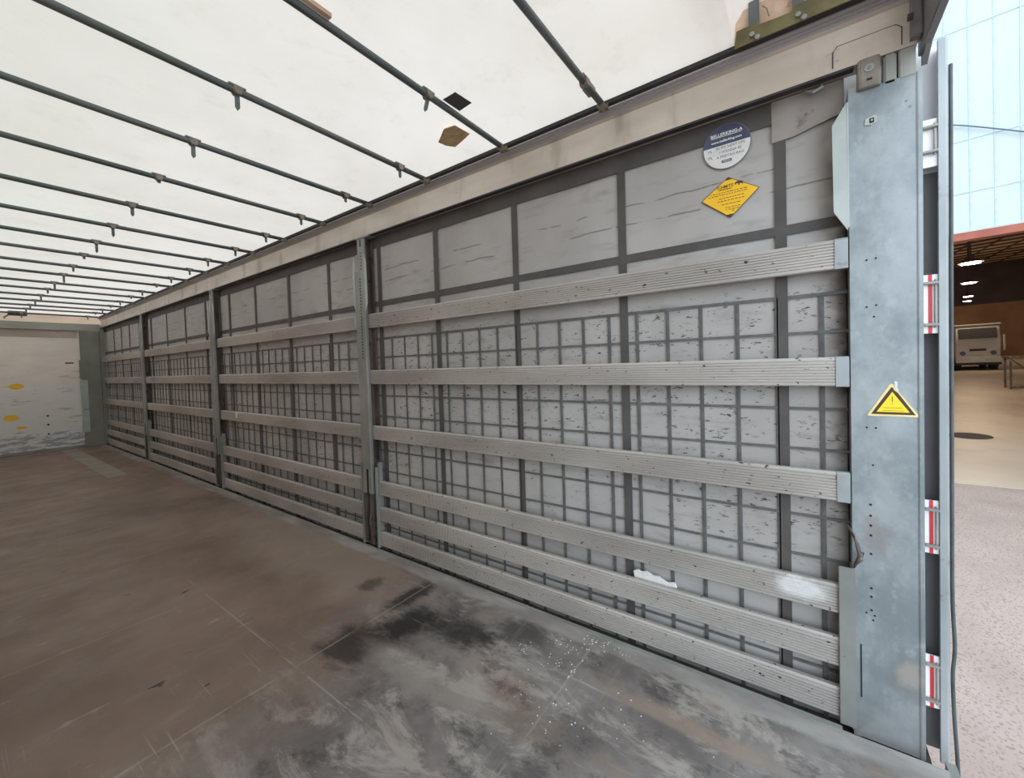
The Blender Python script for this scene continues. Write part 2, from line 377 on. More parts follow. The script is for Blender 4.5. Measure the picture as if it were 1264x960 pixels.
L = 13.62; WI = -2.48; YR = -0.25       # trailer: front at y=L, left side x=WI, rear sill y=YR

# ---------------------------------------------------------------- trailer shell
fl = MB().box(WI, -.045, YR, L+.02, -.035, 0).build('floor', 'floor'); struct(fl)
b = MB().prism([(-.045, -.05), (-.045, .004), (-.03, .006), (-.02, -.002), (-.012, -.05)], .06, L, 'y').build('baseboard_right', 'galv_mid'); struct(b)
o = MB().box(-.012, .14, YR+.03, L, -.20, -.052).build('trim_2', 'rust_and_shade'); struct(o)
o = MB().box(WI, .0, YR-.03, YR, -.16, -.002).build('trim_3', 'galv_mid'); struct(o)
o = MB().box(WI-.03, WI-.01, .12, L, -.05, 2.90).build('wall_left', 'side_tarp'); struct(o)  # unseen left side, made translucent to throw extra light on the right wall
# cant rail on the right
prof = [(.0, 2.686), (.0, 2.700), (.010, 2.706), (.012, 2.78), (.010, 2.852), (-.004, 2.862), (.070, 2.862), (.070, 2.686)]
rr = MB().prism(prof, -.185, L, 'y').build('trim_1', 'rail'); struct(rr)
b = MB().prism([(-.004, 2.862), (-.012, 2.868), (-.008, 2.874), (-.020, 2.880), (-.016, 2.886), (-.030, 2.892), (-.030, 2.898), (.070, 2.898), (.07, 2.863)], -.185, L, 'y').build('groove', 'rail_dark', rr)
b = MB().prism([(-.002, 2.676), (-.002, 2.686), (.03, 2.686), (.03, 2.676)], .0, L, 'y').build('rubber_lip', 'black', rr)
b = MB().prism([(-.028, 2.899), (-.042, 2.908), (-.045, 2.926), (.04, 2.927), (.04, 2.899)], -.185, L, 'y').build('roof_gap_strip', 'black', rr)  # black strip stands in for the shaded gap between rail and roof
ro = MB().box(WI-.06, WI+.0, -.185, L, 2.686, 2.898).build('trim_4', 'rail'); struct(ro)
# reinforcement plate on the rail, rear end
MB().prism([(.068, 2.69), (.068, 2.767), (.052, 2.789), (-.127, 2.789), (-.145, 2.772), (-.145, 2.69)], .008, .0115, 'x').build('plate_edge', 'rust_and_shade', rr)
MB().prism([(.064, 2.69), (.064, 2.765), (.05, 2.785), (-.125, 2.785), (-.141, 2.770), (-.141, 2.69)], .004, .012, 'x').build('end_plate', 'rail', rr, .002)

# roof tarpaulin: gently sagging between the bows
BY = [1.033, 1.70, 2.40, 3.09, 3.79, 4.53, 5.26, 5.98, 6.68, 7.42, 8.10, 8.86, 9.53, 10.28, 11.0, 11.7, 12.35, 13.15]
bm = bmesh.new(); nx, ny = 26, 230; y0, y1, x0, x1 = .42, L+.05, WI, .03
grid = []
ys = [y0]+BY+[y1]
for j in range(ny+1):
    y = y0+(y1-y0)*j/ny
    k = max(i for i in range(len(ys)-1) if ys[i] <= y+1e-9); t = (y-ys[k])/(ys[k+1]-ys[k])
    sag = math.sin(math.pi*t)
    row = []
    for i in range(nx+1):
        x = x0+(x1-x0)*i/nx
        e = min(1, (x1-x)/.25, (x-x0)/.25)
        row.append(bm.verts.new((x, y, 2.928+e*(.012+.022*sag))))
    grid.append(row)
for j in range(ny):
    for i in range(nx):
        f = bm.faces.new((grid[j][i], grid[j][i+1], grid[j+1][i+1], grid[j+1][i])); f.smooth = True
# rear bay, raised where the roof carriage folds
prev = grid[0]
for (yy, dz) in ((.417, .01), (.41, .13), (.10, .14), (-.18, .14)):
    row = [bm.verts.new((x0+(x1-x0)*i/nx, yy, 2.94+dz)) for i in range(nx+1)]
    for i in range(nx):
        f = bm.faces.new((row[i], row[i+1], prev[i+1], prev[i])); f.smooth = True
    prev = row
me = bpy.data.meshes.new('ceiling'); bm.to_mesh(me); bm.free(); me.materials.append(M['tarp'])
ce = bpy.data.objects.new('ceiling', me); COL.objects.link(ce); struct(ce)

# headboard
wf = MB().box(WI, .16, L, L+.05, -.05, 2.77).build('wall_front', 'bulk'); struct(wf)
MB().box(WI, -.02, L-.05, L, 2.60, 2.755).build('header_beam', 'bulk_trim', wf, .004)
MB().prism([(WI, 2.44), (-.36, 2.44), (-.36, 2.60), (WI, 2.60)], L-.008, L, 'y').build('upper_band', 'bulk_brown', wf)
MB().box(-.335, -.035, L-.055, L-.001, 0, 2.60).build('corner_pillar', 'pillar', wf, .006)
for z0, z1, m in ((.33, .83, 'pale_blue'), (.85, 1.50, 'pale_blue'), (1.52, 1.95, 'pillar')):
    MB().box(-.365, -.25, L-.064, L-.054, z0, z1).build('pillar_cover', m, wf, .003)
MB().box(WI, -.05, L-.012, L, .0, .055).build('kick_strip', 'galv_mid', wf, .003)
for (x, z, w, h) in ((-1.231, 1.41, .10, .055), (-1.317, .77, .10, .06), (-1.193, .553, .07, .028)):
    MB().disc((x, z), w, 'y', (L-.004, L), 20, h/w).build('oval_sticker', 'yellow', wf)
MB().box(-.56, -.44, L-.006, L, 1.872, 1.898).build('dark_label', 'dark', wf)
for z in (.76, .57, .37):
    MB().disc((-.845, z), .018, 'y', (L-.008, L), 10).build('bolt', 'dark', wf, 0)
o = MB().box(WI, .03, L+.03, L+.04, 2.76, 2.97).build('trim_5', 'tarp'); struct(o)
# roof carriage clump at the front
g = thing('roof_lock', (-1.17, 13.3, 2.80), 'small brown roof latch hanging at the far front end of the roof', 'latch')
MB().box(-1.30, -1.06, 13.26, 13.34, 2.84, 2.93).build('latch_body', 'rust_and_shade', g, .008)
MB().tube([(-1.28, 13.3, 2.86), (-1.34, 13.3, 2.80), (-1.34, 13.3, 2.77)], .014, 8).build('latch_hook', 'clip', g)

# ---------------------------------------------------------------- side curtain
XC = .065
cu = thing('side_curtain', (XC, 6.8, 0), 'grey tarpaulin side curtain with dark webbing straps hanging behind the slats', 'curtain')
bm = bmesh.new(); ny, nz = 320, 40; g_ = []
rnd = [random.uniform(0, 6.28) for _ in range(6)]
for j in range(nz+1):
    z = -.10+j*(2.80+.10)/nz; row = []
    for i in range(ny+1):
        y = .026+(L-.03)*i/ny
        w = .0022*math.sin(y*5.1+rnd[0])+.0016*math.sin(y*11+z*2+rnd[1])+.0012*math.sin(z*6+y*1.3+rnd[2])
        row.append(bm.verts.new((XC+.006+w-(cu.location.x), y-cu.location.y, z)))
    g_.append(row)
for j in range(nz):
    for i in range(ny):
        f = bm.faces.new((g_[j][i], g_[j+1][i], g_[j+1][i+1], g_[j][i+1])); f.smooth = True
r = bmesh.ops.extrude_face_region(bm, geom=bm.faces[:])
for v in [e for e in r['geom'] if isinstance(e, bmesh.types.BMVert)]: v.co.x += .004
me = bpy.data.meshes.new('cloth'); bm.to_mesh(me); bm.free(); me.materials.append(M['curtain'])
o = bpy.data.objects.new('cloth', me); COL.objects.link(o); o.parent = cu
SY = [.255, 1.0, 1.735, 2.485, 3.19, 3.99, 4.80, 5.625, 6.41, 7.26, 8.12, 9.03, 9.94, 10.75, 11.45, 12.1, 12.75]
for y in SY:
    MB().box(XC-.004, XC-.001, y-.0225, y+.0225, -.10, 2.68).build('vertical_strap', 'strap', cu)
MB().box(XC-.0035, XC-.0005, .02, L, 2.085, 2.128).build('horizontal_strap', 'strap', cu)
MB().box(XC-.0035, XC-.0005, .28, L, 2.585, 2.684).build('top_hem', 'strap', cu)
MB().box(XC-.0035, XC-.0005, .02, L, 1.800, 1.814).build('horizontal_strap', 'grid', cu)
# sewn grid (pattern of thin webbing, one mesh)
mb = MB()
y = .11; gy = []
while y < L-.05: gy.append(y); y += .1635
for y in gy: mb.box(XC-.0025, XC+.0, y-.0085, y+.0085, -.10, 1.81)
for y in gy: mb.box(XC-.0040, XC-.002, y-.0025, y+.0025, -.10, 1.81)
for z in (1.645, 1.48, 1.312, 1.133, .985, .835, .655, .49, .325, .165, .09):
    mb.box(XC-.0030, XC+.0, .02, L, z-.006, z+.006)
mb.build('webbing_grid', 'grid', cu)
# creased corner of cloth by the rear post
mb = MB(); mb.prism([(.03, 2.545), (.12, 2.525), (.20, 2.505), (.285, 2.50), (.285, 2.68), (.03, 2.68)], XC-.007, XC-.004, 'x')
mb.build('corner_fold', 'fold', cu)
MB().tube([(XC-.02, .11, 2.69), (XC-.035, .10, 2.66), (XC-.04, .13, 2.648), (XC-.02, .16, 2.672)], .006, 8).build('cord_loop', 'galv', cu)

# round sticker on the curtain
st = MB().disc((.47, 2.550), .1045, 'x', (XC-.0052, XC-.0045), 48).build('round_sticker', 'ink_grey', cu); st['label'] = 'round blue and white sticker'
MB().disc((.47, 2.550), .101, 'x', (XC-.0060, XC-.0052), 48).build('sticker_base', 'film_white', st)
R_ = .101; pts = []
a0 = math.asin(.010/R_)
for i in range(25):
    a = a0+(math.pi-2*a0)*i/24; pts.append((.47+R_*math.cos(a), 2.550+R_*math.sin(a)))
MB().prism(pts, XC-.0066, XC-.0060, 'x').build('blue_field', 'navy', st)
xl = XC-.0070
lettering('BELLERKING-A', .021, (xl, .47, 2.610), 'ink_white', st, True)
MB().box(xl-.0002, xl+.0004, .405, .535, 2.5985, 2.6005).build('underline', 'ink_white', st)
lettering('www.bellerking.com', .016, (xl, .47, 2.580), 'ink_white', st, True)
lettering('IN MY NEXT LIFE', .0165, (xl+.0006, .453, 2.548), 'ink_grey', st)
lettering('I WANNA BE', .0165, (xl+.0006, .453, 2.527), 'ink_grey', st)
lettering('A FREITAG-BAG.', .0165, (xl+.0006, .453, 2.506), 'ink_grey', st)
for z in (2.541, 2.511):      # little hand marks left of the words
    mb = MB()
    mb.tube([(xl, .552, z), (xl, .546, z+.006), (xl, .538, z+.005)], .0012, 5).tube([(xl, .538, z+.005), (xl, .534, z-.004)], .0012, 5)
    mb.build('small_mark', 'ink_grey', st)
MB().box(xl, xl+.001, .448, .492, 2.476, 2.489).build('word_plate', 'ink_grey', st)
lettering('FREITAG', .008, (xl-.0003, .47, 2.4825), 'ink_white', st)
# diamond sticker
D = [(.586, 2.316), (.465, 2.404), (.335, 2.323), (.458, 2.211)]
dc = (sum(p[0] for p in D)/4, sum(p[1] for p in D)/4)
ds = MB().prism(D, XC-.0052, XC-.0045, 'x').build('diamond_sticker', 'ink_brown', cu); ds['label'] = 'yellow diamond sticker'
D2 = [(dc[0]+(p[0]-dc[0])*.965, dc[1]+(p[1]-dc[1])*.965) for p in D]
MB().prism(D2, XC-.0058, XC-.0052, 'x').build('sticker_face', 'yellow', ds)
def corner(i, k):
    a, b, c = D2[i], D2[(i-1) % 4], D2[(i+1) % 4]
    return [a, tuple(a[j]+(b[j]-a[j])*k for j in (0, 1)), tuple(a[j]+(c[j]-a[j])*k for j in (0, 1))]
for i in (1, 3): MB().prism(corner(i, .13), XC-.0064, XC-.0058, 'x').build('black_corner', 'ink_brown', ds)
lettering('SCHMITZ', .0175, (XC-.0062, .480, 2.362), 'ink_brown', ds, True, sx=1.0)
lettering('CARGOBULL', .010, (XC-.0062, .480, 2.350), 'ink_brown', ds, True)
el = [(.437, 2.366), (.434, 2.372), (.425, 2.374), (.412, 2.374), (.405, 2.371), (.402, 2.366), (.403, 2.356), (.407, 2.356), (.408, 2.362), (.416, 2.362), (.418, 2.355), (.422, 2.355), (.423, 2.364), (.430, 2.366), (.433, 2.360), (.437, 2.361)]
MB().prism(el, XC-.0064, XC-.0058, 'x').build('animal_mark', 'ink_brown', ds)
mb = MB()
for z, a, w in ((2.336, .47, .150), (2.326, .475, .160), (2.309, .455, .10), (2.296, .46, .105), (2.279, .455, .08), (2.262, .45, .06), (2.252, .452, .05)):
    y = a+w/2
    while y > a-w/2:
        q = random.uniform(.006, .016); mb.box(XC-.0062, XC-.0057, y-q, y, z-.0014, z+.0014); y -= q+.004
mb.build('small_print', 'ink_brown', ds)
lettering('SC', .010, (XC-.0062, .445, 2.242), 'ink_brown', ds, True)
# repair patch of torn film low on the curtain
# ---------------------------------------------------------------- slats
ZP = [(1.8965, 2.0170), (1.4150, 1.5355), (.9360, 1.0565), (.4600, .5815), (.2335, .3560), (.0165, .1410)]
T = .026
def slat_profile(z0, z1):
    p = [(T, z0), (.003, z0), (0, z0+.004)]
    n = 7; h = (z1-z0-.034)/n; z = z0+.007
    for i in range(n):
        p += [(0, z), (0, z+h*.52), (.0045, z+h*.60), (.0045, z+h*.92)]; z += h
    p += [(0, z), (0, z1-.022), (.0035, z1-.0195), (.0035, z1-.017), (0, z1-.014), (.0, z1-.008), (.006, z1), (T, z1)]
    return p
BAYS = [(.0665, 3.257), (3.489, 6.655), (6.937, 10.11), (10.375, 13.56)]
rows = ['topmost', 'second from top', 'third from top', 'fourth from top', 'fifth from top', 'lowest']
bayn = ['between the rear corner post and the nearest middle post', 'between the nearest and second middle posts',
        'between the second and third middle posts', 'between the third middle post and the headboard']
for bi, (a, c) in enumerate(BAYS):
    for ri, (z0, z1) in enumerate(ZP):
        aa = a+(.002 if ri < 3 or bi else -.003)
        if ri > 2 and bi < 3: c = [3.225, 6.665, 10.11][bi]
        else: c = BAYS[bi][1]
        s = MB().prism(slat_profile(z0, z1), aa, c, 'y').build('side_lath', 'plank')
        relocate(s, (0, (a+c)/2, z0))
        tag(s, 'ribbed slat, %s %s' % (rows[ri], bayn[bi]), 'slat', 'ribbed slats along the side wall')
        if ri < 3:
            w = .046
            e = MB().prism([(-.003, z0-.002), (-.003, z1-.006), (.004, z1+.002), (T+.002, z1+.002), (T+.002, z0-.002)], aa-w+.0005, aa-.0005, 'y').build('end_cap', 'galv', s, .0012)
            MB().prism([(-.0025, z0+.002), (-.0025, z1-.006), (.004, z1+.001), (T, z1+.001), (T, z0)], c+.0005, c+.022, 'y').build('end_cap', 'galv_mid', s, .001)
            if bi == 0: MB().box(.008, .02, .0200, .0218, z0+.030, z0+.080).build('tongue', 'dark', s)

# fillet (closed pocket) at the rear post in front of slats 4-6
p = thing('slat_pocket', (-.01, .037, 0), 'pale grey upright steel pocket holding the three lowest slats beside the rear post', 'bracket')
MB().box(-.012, -.0045, .0115, .0660, .0, .668).build('front_plate', 'galv_mid', p, .002)
MB().box(-.004, .055, .0205, .0235, -.010, .668).build('side_plate', 'galv', p, 0)

# ---------------------------------------------------------------- middle posts
def mid_post(yc, label):
    r = thing('middle_post', (0.03, yc, 0), label, 'post', 'sliding middle posts of the side wall')
    Y = lambda v: yc+(v-3.355)
    # lower outer channel
    MB().box(.020, .045, Y(3.242), Y(3.451), .0, .72).build('channel_back', 'rust_and_shade', r)
    MB().box(-.022, .045, Y(3.227), Y(3.243), .0, .70).build('channel_flange', 'galv_mid', r, .002)
    MB().box(-.022, .045, Y(3.440), Y(3.453), .0, .72).build('channel_flange', 'galv_mid', r, .002)
    MB().box(-.018, .020, Y(3.297), Y(3.345), .012, .46).build('lock_bar', 'rust_and_shade', r, .004)
    mb = MB(); mb.tube([(-.020, Y(3.31), .30), (-.030, Y(3.315), .26), (-.028, Y(3.325), .22), (-.02, Y(3.33), .16)], .009, 8)
    mb.disc((Y(3.32), .20), .020, 'x', (-.03, -.018), 14); mb.build('lock_lever', 'rust_and_shade', r)
    MB().box(-.019, .018, Y(3.40), Y(3.416), .03, .44).build('lock_rod', 'rust_and_shade', r, .003)
    # main column, bevelled channel
    MB().box(.004, .045, Y(3.304), Y(3.406), .46, 2.66).build('back_box', 'rust_and_shade', r)  # dark colour paints the shaded side behind the column
    c = MB().prism([(.004, Y(3.286)), (-.018, Y(3.286)), (-.024, Y(3.292)), (-.024, Y(3.418)), (-.018, Y(3.424)), (.004, Y(3.424))], .46, 2.39, 'z').build('column', 'galv_mid', r, .0015)
    MB().box(-.0265, -.0235, Y(3.334), Y(3.356), .462, .675).build('slot', 'dark', c)
    mb = MB(); z = 1.64
    while z < 2.34:
        mb.box(-.0255, -.0235, Y(3.332), Y(3.344), z, z+.013)
        z += .027
    mb.build('row_of_holes', 'dark', c)
    MB().box(.045, .056, Y(3.255), Y(3.455), .02, 2.66).build('back_leg', 'rust_and_shade', r)  # dark sheet paints the shadow gaps on both sides of the column
    # upper inner section
    u = MB().prism([(.0035, Y(3.278)), (-.010, Y(3.278)), (-.015, Y(3.283)), (-.015, Y(3.377)), (-.010, Y(3.382)), (.0035, Y(3.382))], 2.39, 2.672, 'z').build('upper_column', 'galv_mid', r, .0015)
    MB().box(-.0175, -.0145, Y(3.325), Y(3.337), 2.60, 2.655).build('slot', 'dark', u)
    mb = MB(); z = 2.41
    while z < 2.56: mb.disc((Y(3.330), z), .0055, 'x', (-.0172, -.0145), 8); z += .027
    mb.build('row_of_holes', 'dark', u)
    MB().box(-.02, .045, Y(3.21), Y(3.395), 2.664, 2.675).build('head_plate', 'galv_mid', r, .002)
    # guard wings
    for s, y0 in ((1, 3.424), (-1, 3.286)):
        q = [(Y(y0), 2.04), (Y(y0+s*.032), 2.11), (Y(y0+s*.032), 2.45), (Y(y0), 2.54)]
        MB().prism(q, -.018, -.013, 'x').build('guard_wing', 'pale_blue', r, .001)
    MB().box(-.004, .03, Y(3.205), Y(3.228), .45, .74).build('slat_stop', 'galv_mid', r, .002)
    MB().box(-.006, .01, Y(3.213), Y(3.227), .77, .92).build('white_tab', 'dark', r, .002)
    return r
P1 = mid_post(3.355, 'perforated grey middle post, nearest of the three, with rusty lower channel')
P2 = copy_tree(P1); P2.location.y = 6.80; P2['label'] = 'perforated grey middle post, second of the three from the rear'
P3 = copy_tree(P1); P3.location.y = 10.245; P3['label'] = 'perforated grey middle post, farthest one, nearest to the white headboard'
# front post of the side wall
fp = thing('front_post', (.03, 13.585, 0), 'thin grey-green post where the slats meet the white headboard', 'post')
MB().prism([(-.03, 13.565), (-.03, 13.60), (.05, 13.60), (.05, 13.565)], .0, 2.67, 'z').build('column', 'pillar', fp, .003)
for z in (.35, .9, 1.5, 2.2): MB().box(-.034, -.029, 13.572, 13.592, z, z+.16).build('strike_plate', 'galv', fp)

# ---------------------------------------------------------------- rear corner post
rp = thing('rear_corner_post', (.05, -.09, 0), 'wide blue-grey galvanised corner post with yellow warning triangle', 'post')
MB().prism([(.0, -.003), (.0, -.180), (-.004, -.184), (-.004, -.196), (.004, -.199), (.115, -.199), (.115, -.003)], -.03, 2.583, 'z').build('post_body', 'post', rp, .0012)
MB().prism([(-.0035, -.0055), (-.0035, .0195), (.09, .0195), (.09, -.0045), (.002, -.0045)], -.03, 2.598, 'z').build('inner_flange', 'post', rp, .001)
MB().box(-.0062, -.0034, -.0078, -.0040, .14, .36).build('slot', 'dark', rp)
# wing plate
w = MB().prism([(.0262, 2.541), (.073, 2.464), (.070, 2.12), (.024, 2.037)], -.022, -.017, 'x').build('guard_wing', 'pale_blue', rp, .001)
MB().box(-.022, .0, .0195, .0255, 2.05, 2.54).build('wing_edge', 'pale_blue', rp)
# holes and studs
for y, z in ((-.034, 1.915), (-.062, 1.918), (-.033, 1.73), (-.062, 1.735), (-.030, 1.25), (-.058, 1.25), (-.048, 1.10), (-.055, 1.99-.3)):
    MB().disc((y, z), .0035, 'x', (-.0015, .0005), 10).build('rivet_hole', 'dark', rp)
for z in (.94, .895, .855, .815, .74, .60, .565, .51):
    MB().disc((-.040+.0, z), .0042, 'x', (-.002, .0005), 10).build('rivet_hole', 'dark', rp)
for y, z in ((-.024, .495), (-.05, .49), (-.045, .47)):
    MB().disc((y, z), .0035, 'x', (-.002, .0005), 10).build('rivet_hole', 'dark', rp)
for y, z in ((-.155, 2.49), (-.165, 2.465)):
    MB().disc((y, z), .004, 'x', (-.002, .0005), 10).build('rivet_hole', 'galv_mid', rp)
k = MB().prism([(-.030, 2.440), (-.034, 2.462), (-.062, 2.470), (-.069, 2.462), (-.067, 2.440), (-.05, 2.434)], -.004, .001, 'x').build('lock_plate', 'pale_blue', rp, .001)
MB().box(-.0055, -.0035, -.060, -.046, 2.442, 2.460).build('square_socket', 'dark', k)
MB().disc((-.053, 2.451), .004, 'x', (-.008, -.0054), 12).build('socket_pin', 'galv', k)
# stubs above the post
sb = MB().prism([(.03, -.010), (-.012, -.010), (-.020, -.018), (-.020, -.072), (-.012, -.080), (.03, -.080)], 2.575, 2.688, 'z').build('post_head', 'clip', rp, .003)
MB().disc((-.045, 2.645), .015, 'x', (-.0235, -.0195), 20).build('head_bolt', 'galv', sb)
MB().disc((-.045, 2.645), .007, 'x', (-.026, -.0235), 6).build('head_nut', 'galv_mid', sb)
MB().box(-.0225, -.0195, -.053, -.037, 2.60, 2.606).build('slot', 'dark', sb)
MB().box(-.006, .06, -.1265, -.089, 2.575, 2.682).build('head_block', 'galv_mid', rp, .006)
MB().box(-.002, .09, -.181, -.1325, 2.575, 2.685).build('head_block', 'galv_mid', rp, .004)
# warning triangle, torn at its top right
tr = [(-.107, 1.424), (-.033, 1.300), (-.185, 1.300)]
def scale(pts, k, c=(-.1083, 1.3410)): return [(c[0]+(p[0]-c[0])*k, c[1]+(p[1]-c[1])*k) for p in pts]
ws = MB().prism([(-.100, 1.422), (-.107, 1.426), (-.112, 1.422), (-.114, 1.412), (-.118, 1.402), (-.124, 1.398), (-.186, 1.301), (-.182, 1.298), (-.036, 1.298), (-.032, 1.301)], -.0012, 0, 'x').build('warning_triangle', 'yellow_pale', rp); ws['label'] = 'yellow warning triangle sticker'
t2 = scale(tr, .86); t3 = scale(tr, .64)
MB().prism([(-.105, t2[0][1]), (-.110, t2[0][1]-.003), (-.113, 1.400), (-.124, 1.390), t2[2], t2[1]], -.0018, -.0012, 'x').build('triangle_border', 'ink_brown', ws, 0)
MB().prism(t3, -.0024, -.0018, 'x').build('triangle_field', 'yellow_bright', ws)
MB().box(-.0028, -.0023, -.1085, -.1065, 1.355, 1.376).build('exclamation_mark', 'ink_brown', ws)
MB().box(-.0028, -.0023, -.1085, -.1065, 1.347, 1.350).build('exclamation_dot', 'ink_brown', ws)
MB().box(-.0028, -.0023, -.138, -.080, 1.331, 1.3322).build('thin_line', 'ink_brown', ws)
MB().box(-.0028, -.0023, -.141, -.077, 1.320, 1.3212).build('thin_line', 'ink_brown', ws)
MB().prism([(-.114, 1.436), (-.123, 1.433), (-.122, 1.412), (-.127, 1.398), (-.122, 1.396), (-.115, 1.404)], -.0016, -.0004, 'x').build('torn_backing', 'film_white', ws)
# strap buckle at the post
sbk = thing('lashing_buckle', (-.015, .012, .70), 'small dark curved buckle hooked on the inner edge of the rear post', 'buckle')
MB().tube([(-.010, .036, .845), (-.022, .018, .815), (-.030, .006, .78), (-.030, -.002, .735), (-.020, .012, .69), (-.012, .016, .675)], [.004, .006, .007, .007, .006, .004], 8).build('buckle_arm', 'rust_and_shade', sbk, 0, True)
MB().tube([(-.02, .000, .745), (-.03, -.014, .75), (-.03, -.012, .72), (-.02, .004, .70)], .004, 8).build('buckle_wire', 'clip', sbk, 0, True)
MB().disc((-.150, .345), .001, 'x', (-.0002, 0), 4) 

# ---------------------------------------------------------------- opened rear door leaf outside the post
dl = thing('rear_door', (.12, .4, 0), 'dark grey rear door swung back outside the galvanised corner post', 'door')
MB().box(.118, .140, -.262, .95, -.05, 2.24).build('door_panel', 'grey_panel', dl)
MB().box(.118, .140, -.262, .95, 2.24, 2.72).build('bright_gap_panel', 'white_panel', dl)  # white colour stands in for the overexposed bright gap beside the post top
MB().prism([(.045, -.248), (.045, -.268), (.052, -.276), (.145, -.276), (.145, -.262), (.060, -.262), (.060, -.248)], -.05, 2.70, 'z').build('edge_profile', 'galv', dl, .001)
for z0, z1, red in ((2.262, 2.420, False), (1.615, 1.838, True), (.765, .972, True), (.155, .362, True)):
    h = MB().box(.054, .060, -.2475, -.207, z0-(.02 if not red else 0), z1).build('hinge', 'white_panel', dl, .001)
    if red:
        h['label'] = 'hinge plate with red and white reflective film'
        MB().box(.0525, .0542, -.231, -.2205, z0, z1).build('red_stripe', 'red', h)
    for z in (z0+.028, z1-.038):
        MB().box(.036, .054, -.2475, -.205, z, z+.010).build('hinge_arm', 'galv_mid', h, .002)
    MB().tube([(.046, -.238, z0+.02), (.046, -.238, z1-.02)], .003, 8).build('hinge_pin', 'clip', h)
# hanging rubber seals
sl = thing('rubber_seal', (.05, -.285, .5), 'dark wavy rubber seal strip hanging down beside the opened rear door', 'seal')
def ribbon(path, w, name):
    mb = MB(); o = 0
    P = [Vector(p) for p in path]; N = 10; Q = []
    for i in range(len(P)-1):
        a = P[max(i-1, 0)]; b, c = P[i], P[i+1]; d = P[min(i+2, len(P)-1)]
        for j in range(N):
            t = j/N; Q.append(.5*((2*b)+(c-a)*t+(2*a-5*b+4*c-d)*t*t+(3*b-a-3*c+d)*t**3))
    Q.append(P[-1])
    mb.tube(Q, w, 8); return mb.build(name, 'seal', sl, 0, True)
ribbon([(.056, -.2835, 2.60), (.056, -.2835, 1.25), (.056, -.2835, .9), (.056, -.284, .6), (.053, -.289, .42), (.056, -.284, .30), (.056, -.288, .14), (.056, -.294, .02), (.056, -.301, -.14)], .0062, 'hanging_strip')
# portal header
ph = thing('portal_header', (-1.2, -.19, 2.66), 'dark steel header beam across the top of the open rear', 'beam')
MB().box(WI, .060, -.222, -.196, 2.665, 2.93).build('header_beam', 'header', ph, .003)
MB().box(WI, .02, -.196, -.150, 2.90, 2.93).build('header_flange', 'header', ph, .002)
MB().box(-.03, .03, -.194, -.165, 2.700, 2.88).build('corner_bracket', 'header', ph, .004)
MB().prism([(.06, 2.63), (-.015, 2.664), (.06, 2.72)], -.222, -.205, 'y').build('gusset', 'header', ph)
MB().disc((-.05, 2.76), .012, 'y', (-.165, -.150), 14).build('bolt', 'rust_and_shade', ph)
# left rear post (outside the view, closes the shell)
lp = thing('left_corner_post', (WI-.03, -.09, 0), 'galvanised corner post on the left side of the rear opening', 'post')
MB().box(WI-.12, WI, -.199, .02, -.03, 2.685).build('post_body', 'galv', lp, .002)

# ---------------------------------------------------------------- roof bows
ZB = 2.884
def bow(i, yb):
    r = thing('roof_bow', (-.07, yb, ZB), '', 'roof bow', 'steel bows under the roof tarpaulin')
    t = MB().tube([(WI+.05, yb, ZB), (-.9, yb, ZB), (-.09, yb, ZB)], .0165 if i < 3 else .0165, 14).build('tube', 'bow', r, 0, True)
    e = MB().box(-.115, -.050, yb-.022, yb+.022, ZB-.020, ZB-.006).build('end_foot', 'clip', r, .003)
    mb = MB(); mb.tube([(-.07, yb+.018, ZB-.022), (-.07, yb+.018, ZB+.006)], .009, 8); mb.tube([(-.07, yb-.018, ZB-.022), (-.07, yb-.018, ZB+.006)], .009, 8)
    mb.build('end_bolt', 'olive', r)
    return r
def clip(r, x, yb, tongue, bent=0):
    c = MB()
    c.prism([(x-.020, ZB+.017), (x-.020, ZB-.004), (x-.012, ZB-.021), (x+.012, ZB-.021), (x+.020, ZB-.004), (x+.020, ZB+.017)], yb-.0205, yb+.0205, 'y')
    c = c.build('clip', 'clip', r, .003)
    MB().box(x-.035, x+.035, yb-.014, yb+.016, ZB+.014, ZB+.022).build('clip_saddle', 'clip', c)
    if tongue:
        q = [(x-.010, ZB-.018), (x-.010, ZB-.018-tongue*.8), (x, ZB-.018-tongue), (x+.010, ZB-.018-tongue*.8), (x+.010, ZB-.018)]
        MB().prism([(a-bent*(ZB-.018-b)*.3, b) for a, b in q], yb-.004, yb+.001, 'y').build('tongue', 'bow', c, 0)
clipx = {0: [(-.29, .0)], 1: [(-.672, .075)], 2: [(-1.225, .075), (-.305, .055)], 3: [(-1.20, .075), (-.278, .035)], 4: [(-1.19, .02), (-.27, .055)],
         5: [(-1.18, .07), (-.245, .055)], 6: [(-1.165, .08), (-.246, .06)], 7: [(-1.16, .09), (-.27, .06)], 8: [(-1.15, .03), (-.25, .05)]}
ordn = ['nearest to the camera', 'second from the rear', 'third from the rear', 'fourth from the rear', 'fifth from the rear', 'sixth from the rear', 'seventh from the rear',
        'eighth from the rear', 'ninth from the rear', 'tenth from the rear', 'ninth from the headboard', 'eighth from the headboard', 'seventh from the headboard', 'sixth from the headboard', 'fifth from the headboard',
        'fourth from the headboard', 'third from the headboard', 'second from the headboard']
for i, yb in enumerate(BY):
    r = bow(i, yb); r['label'] = 'grey steel tube bow under the pale roof, %s' % ordn[i]
    for x, tg in clipx.get(i, [(-1.14, .09 if i % 3 else .05), (-.25, .05 if i % 2 else .02)]):
        clip(r, x, yb, tg, 1 if i == 1 else 0)
    if i == 1: MB().box(-1.30, -1.17, yb-.034, yb-.012, ZB+.012, ZB+.028).build('tape_strip', 'peach', r)
    if i == 0: MB().box(-.26, -.19, yb-.012, yb+.028, ZB-.012, ZB+.026).build('sleeve', 'clip', r, .003)
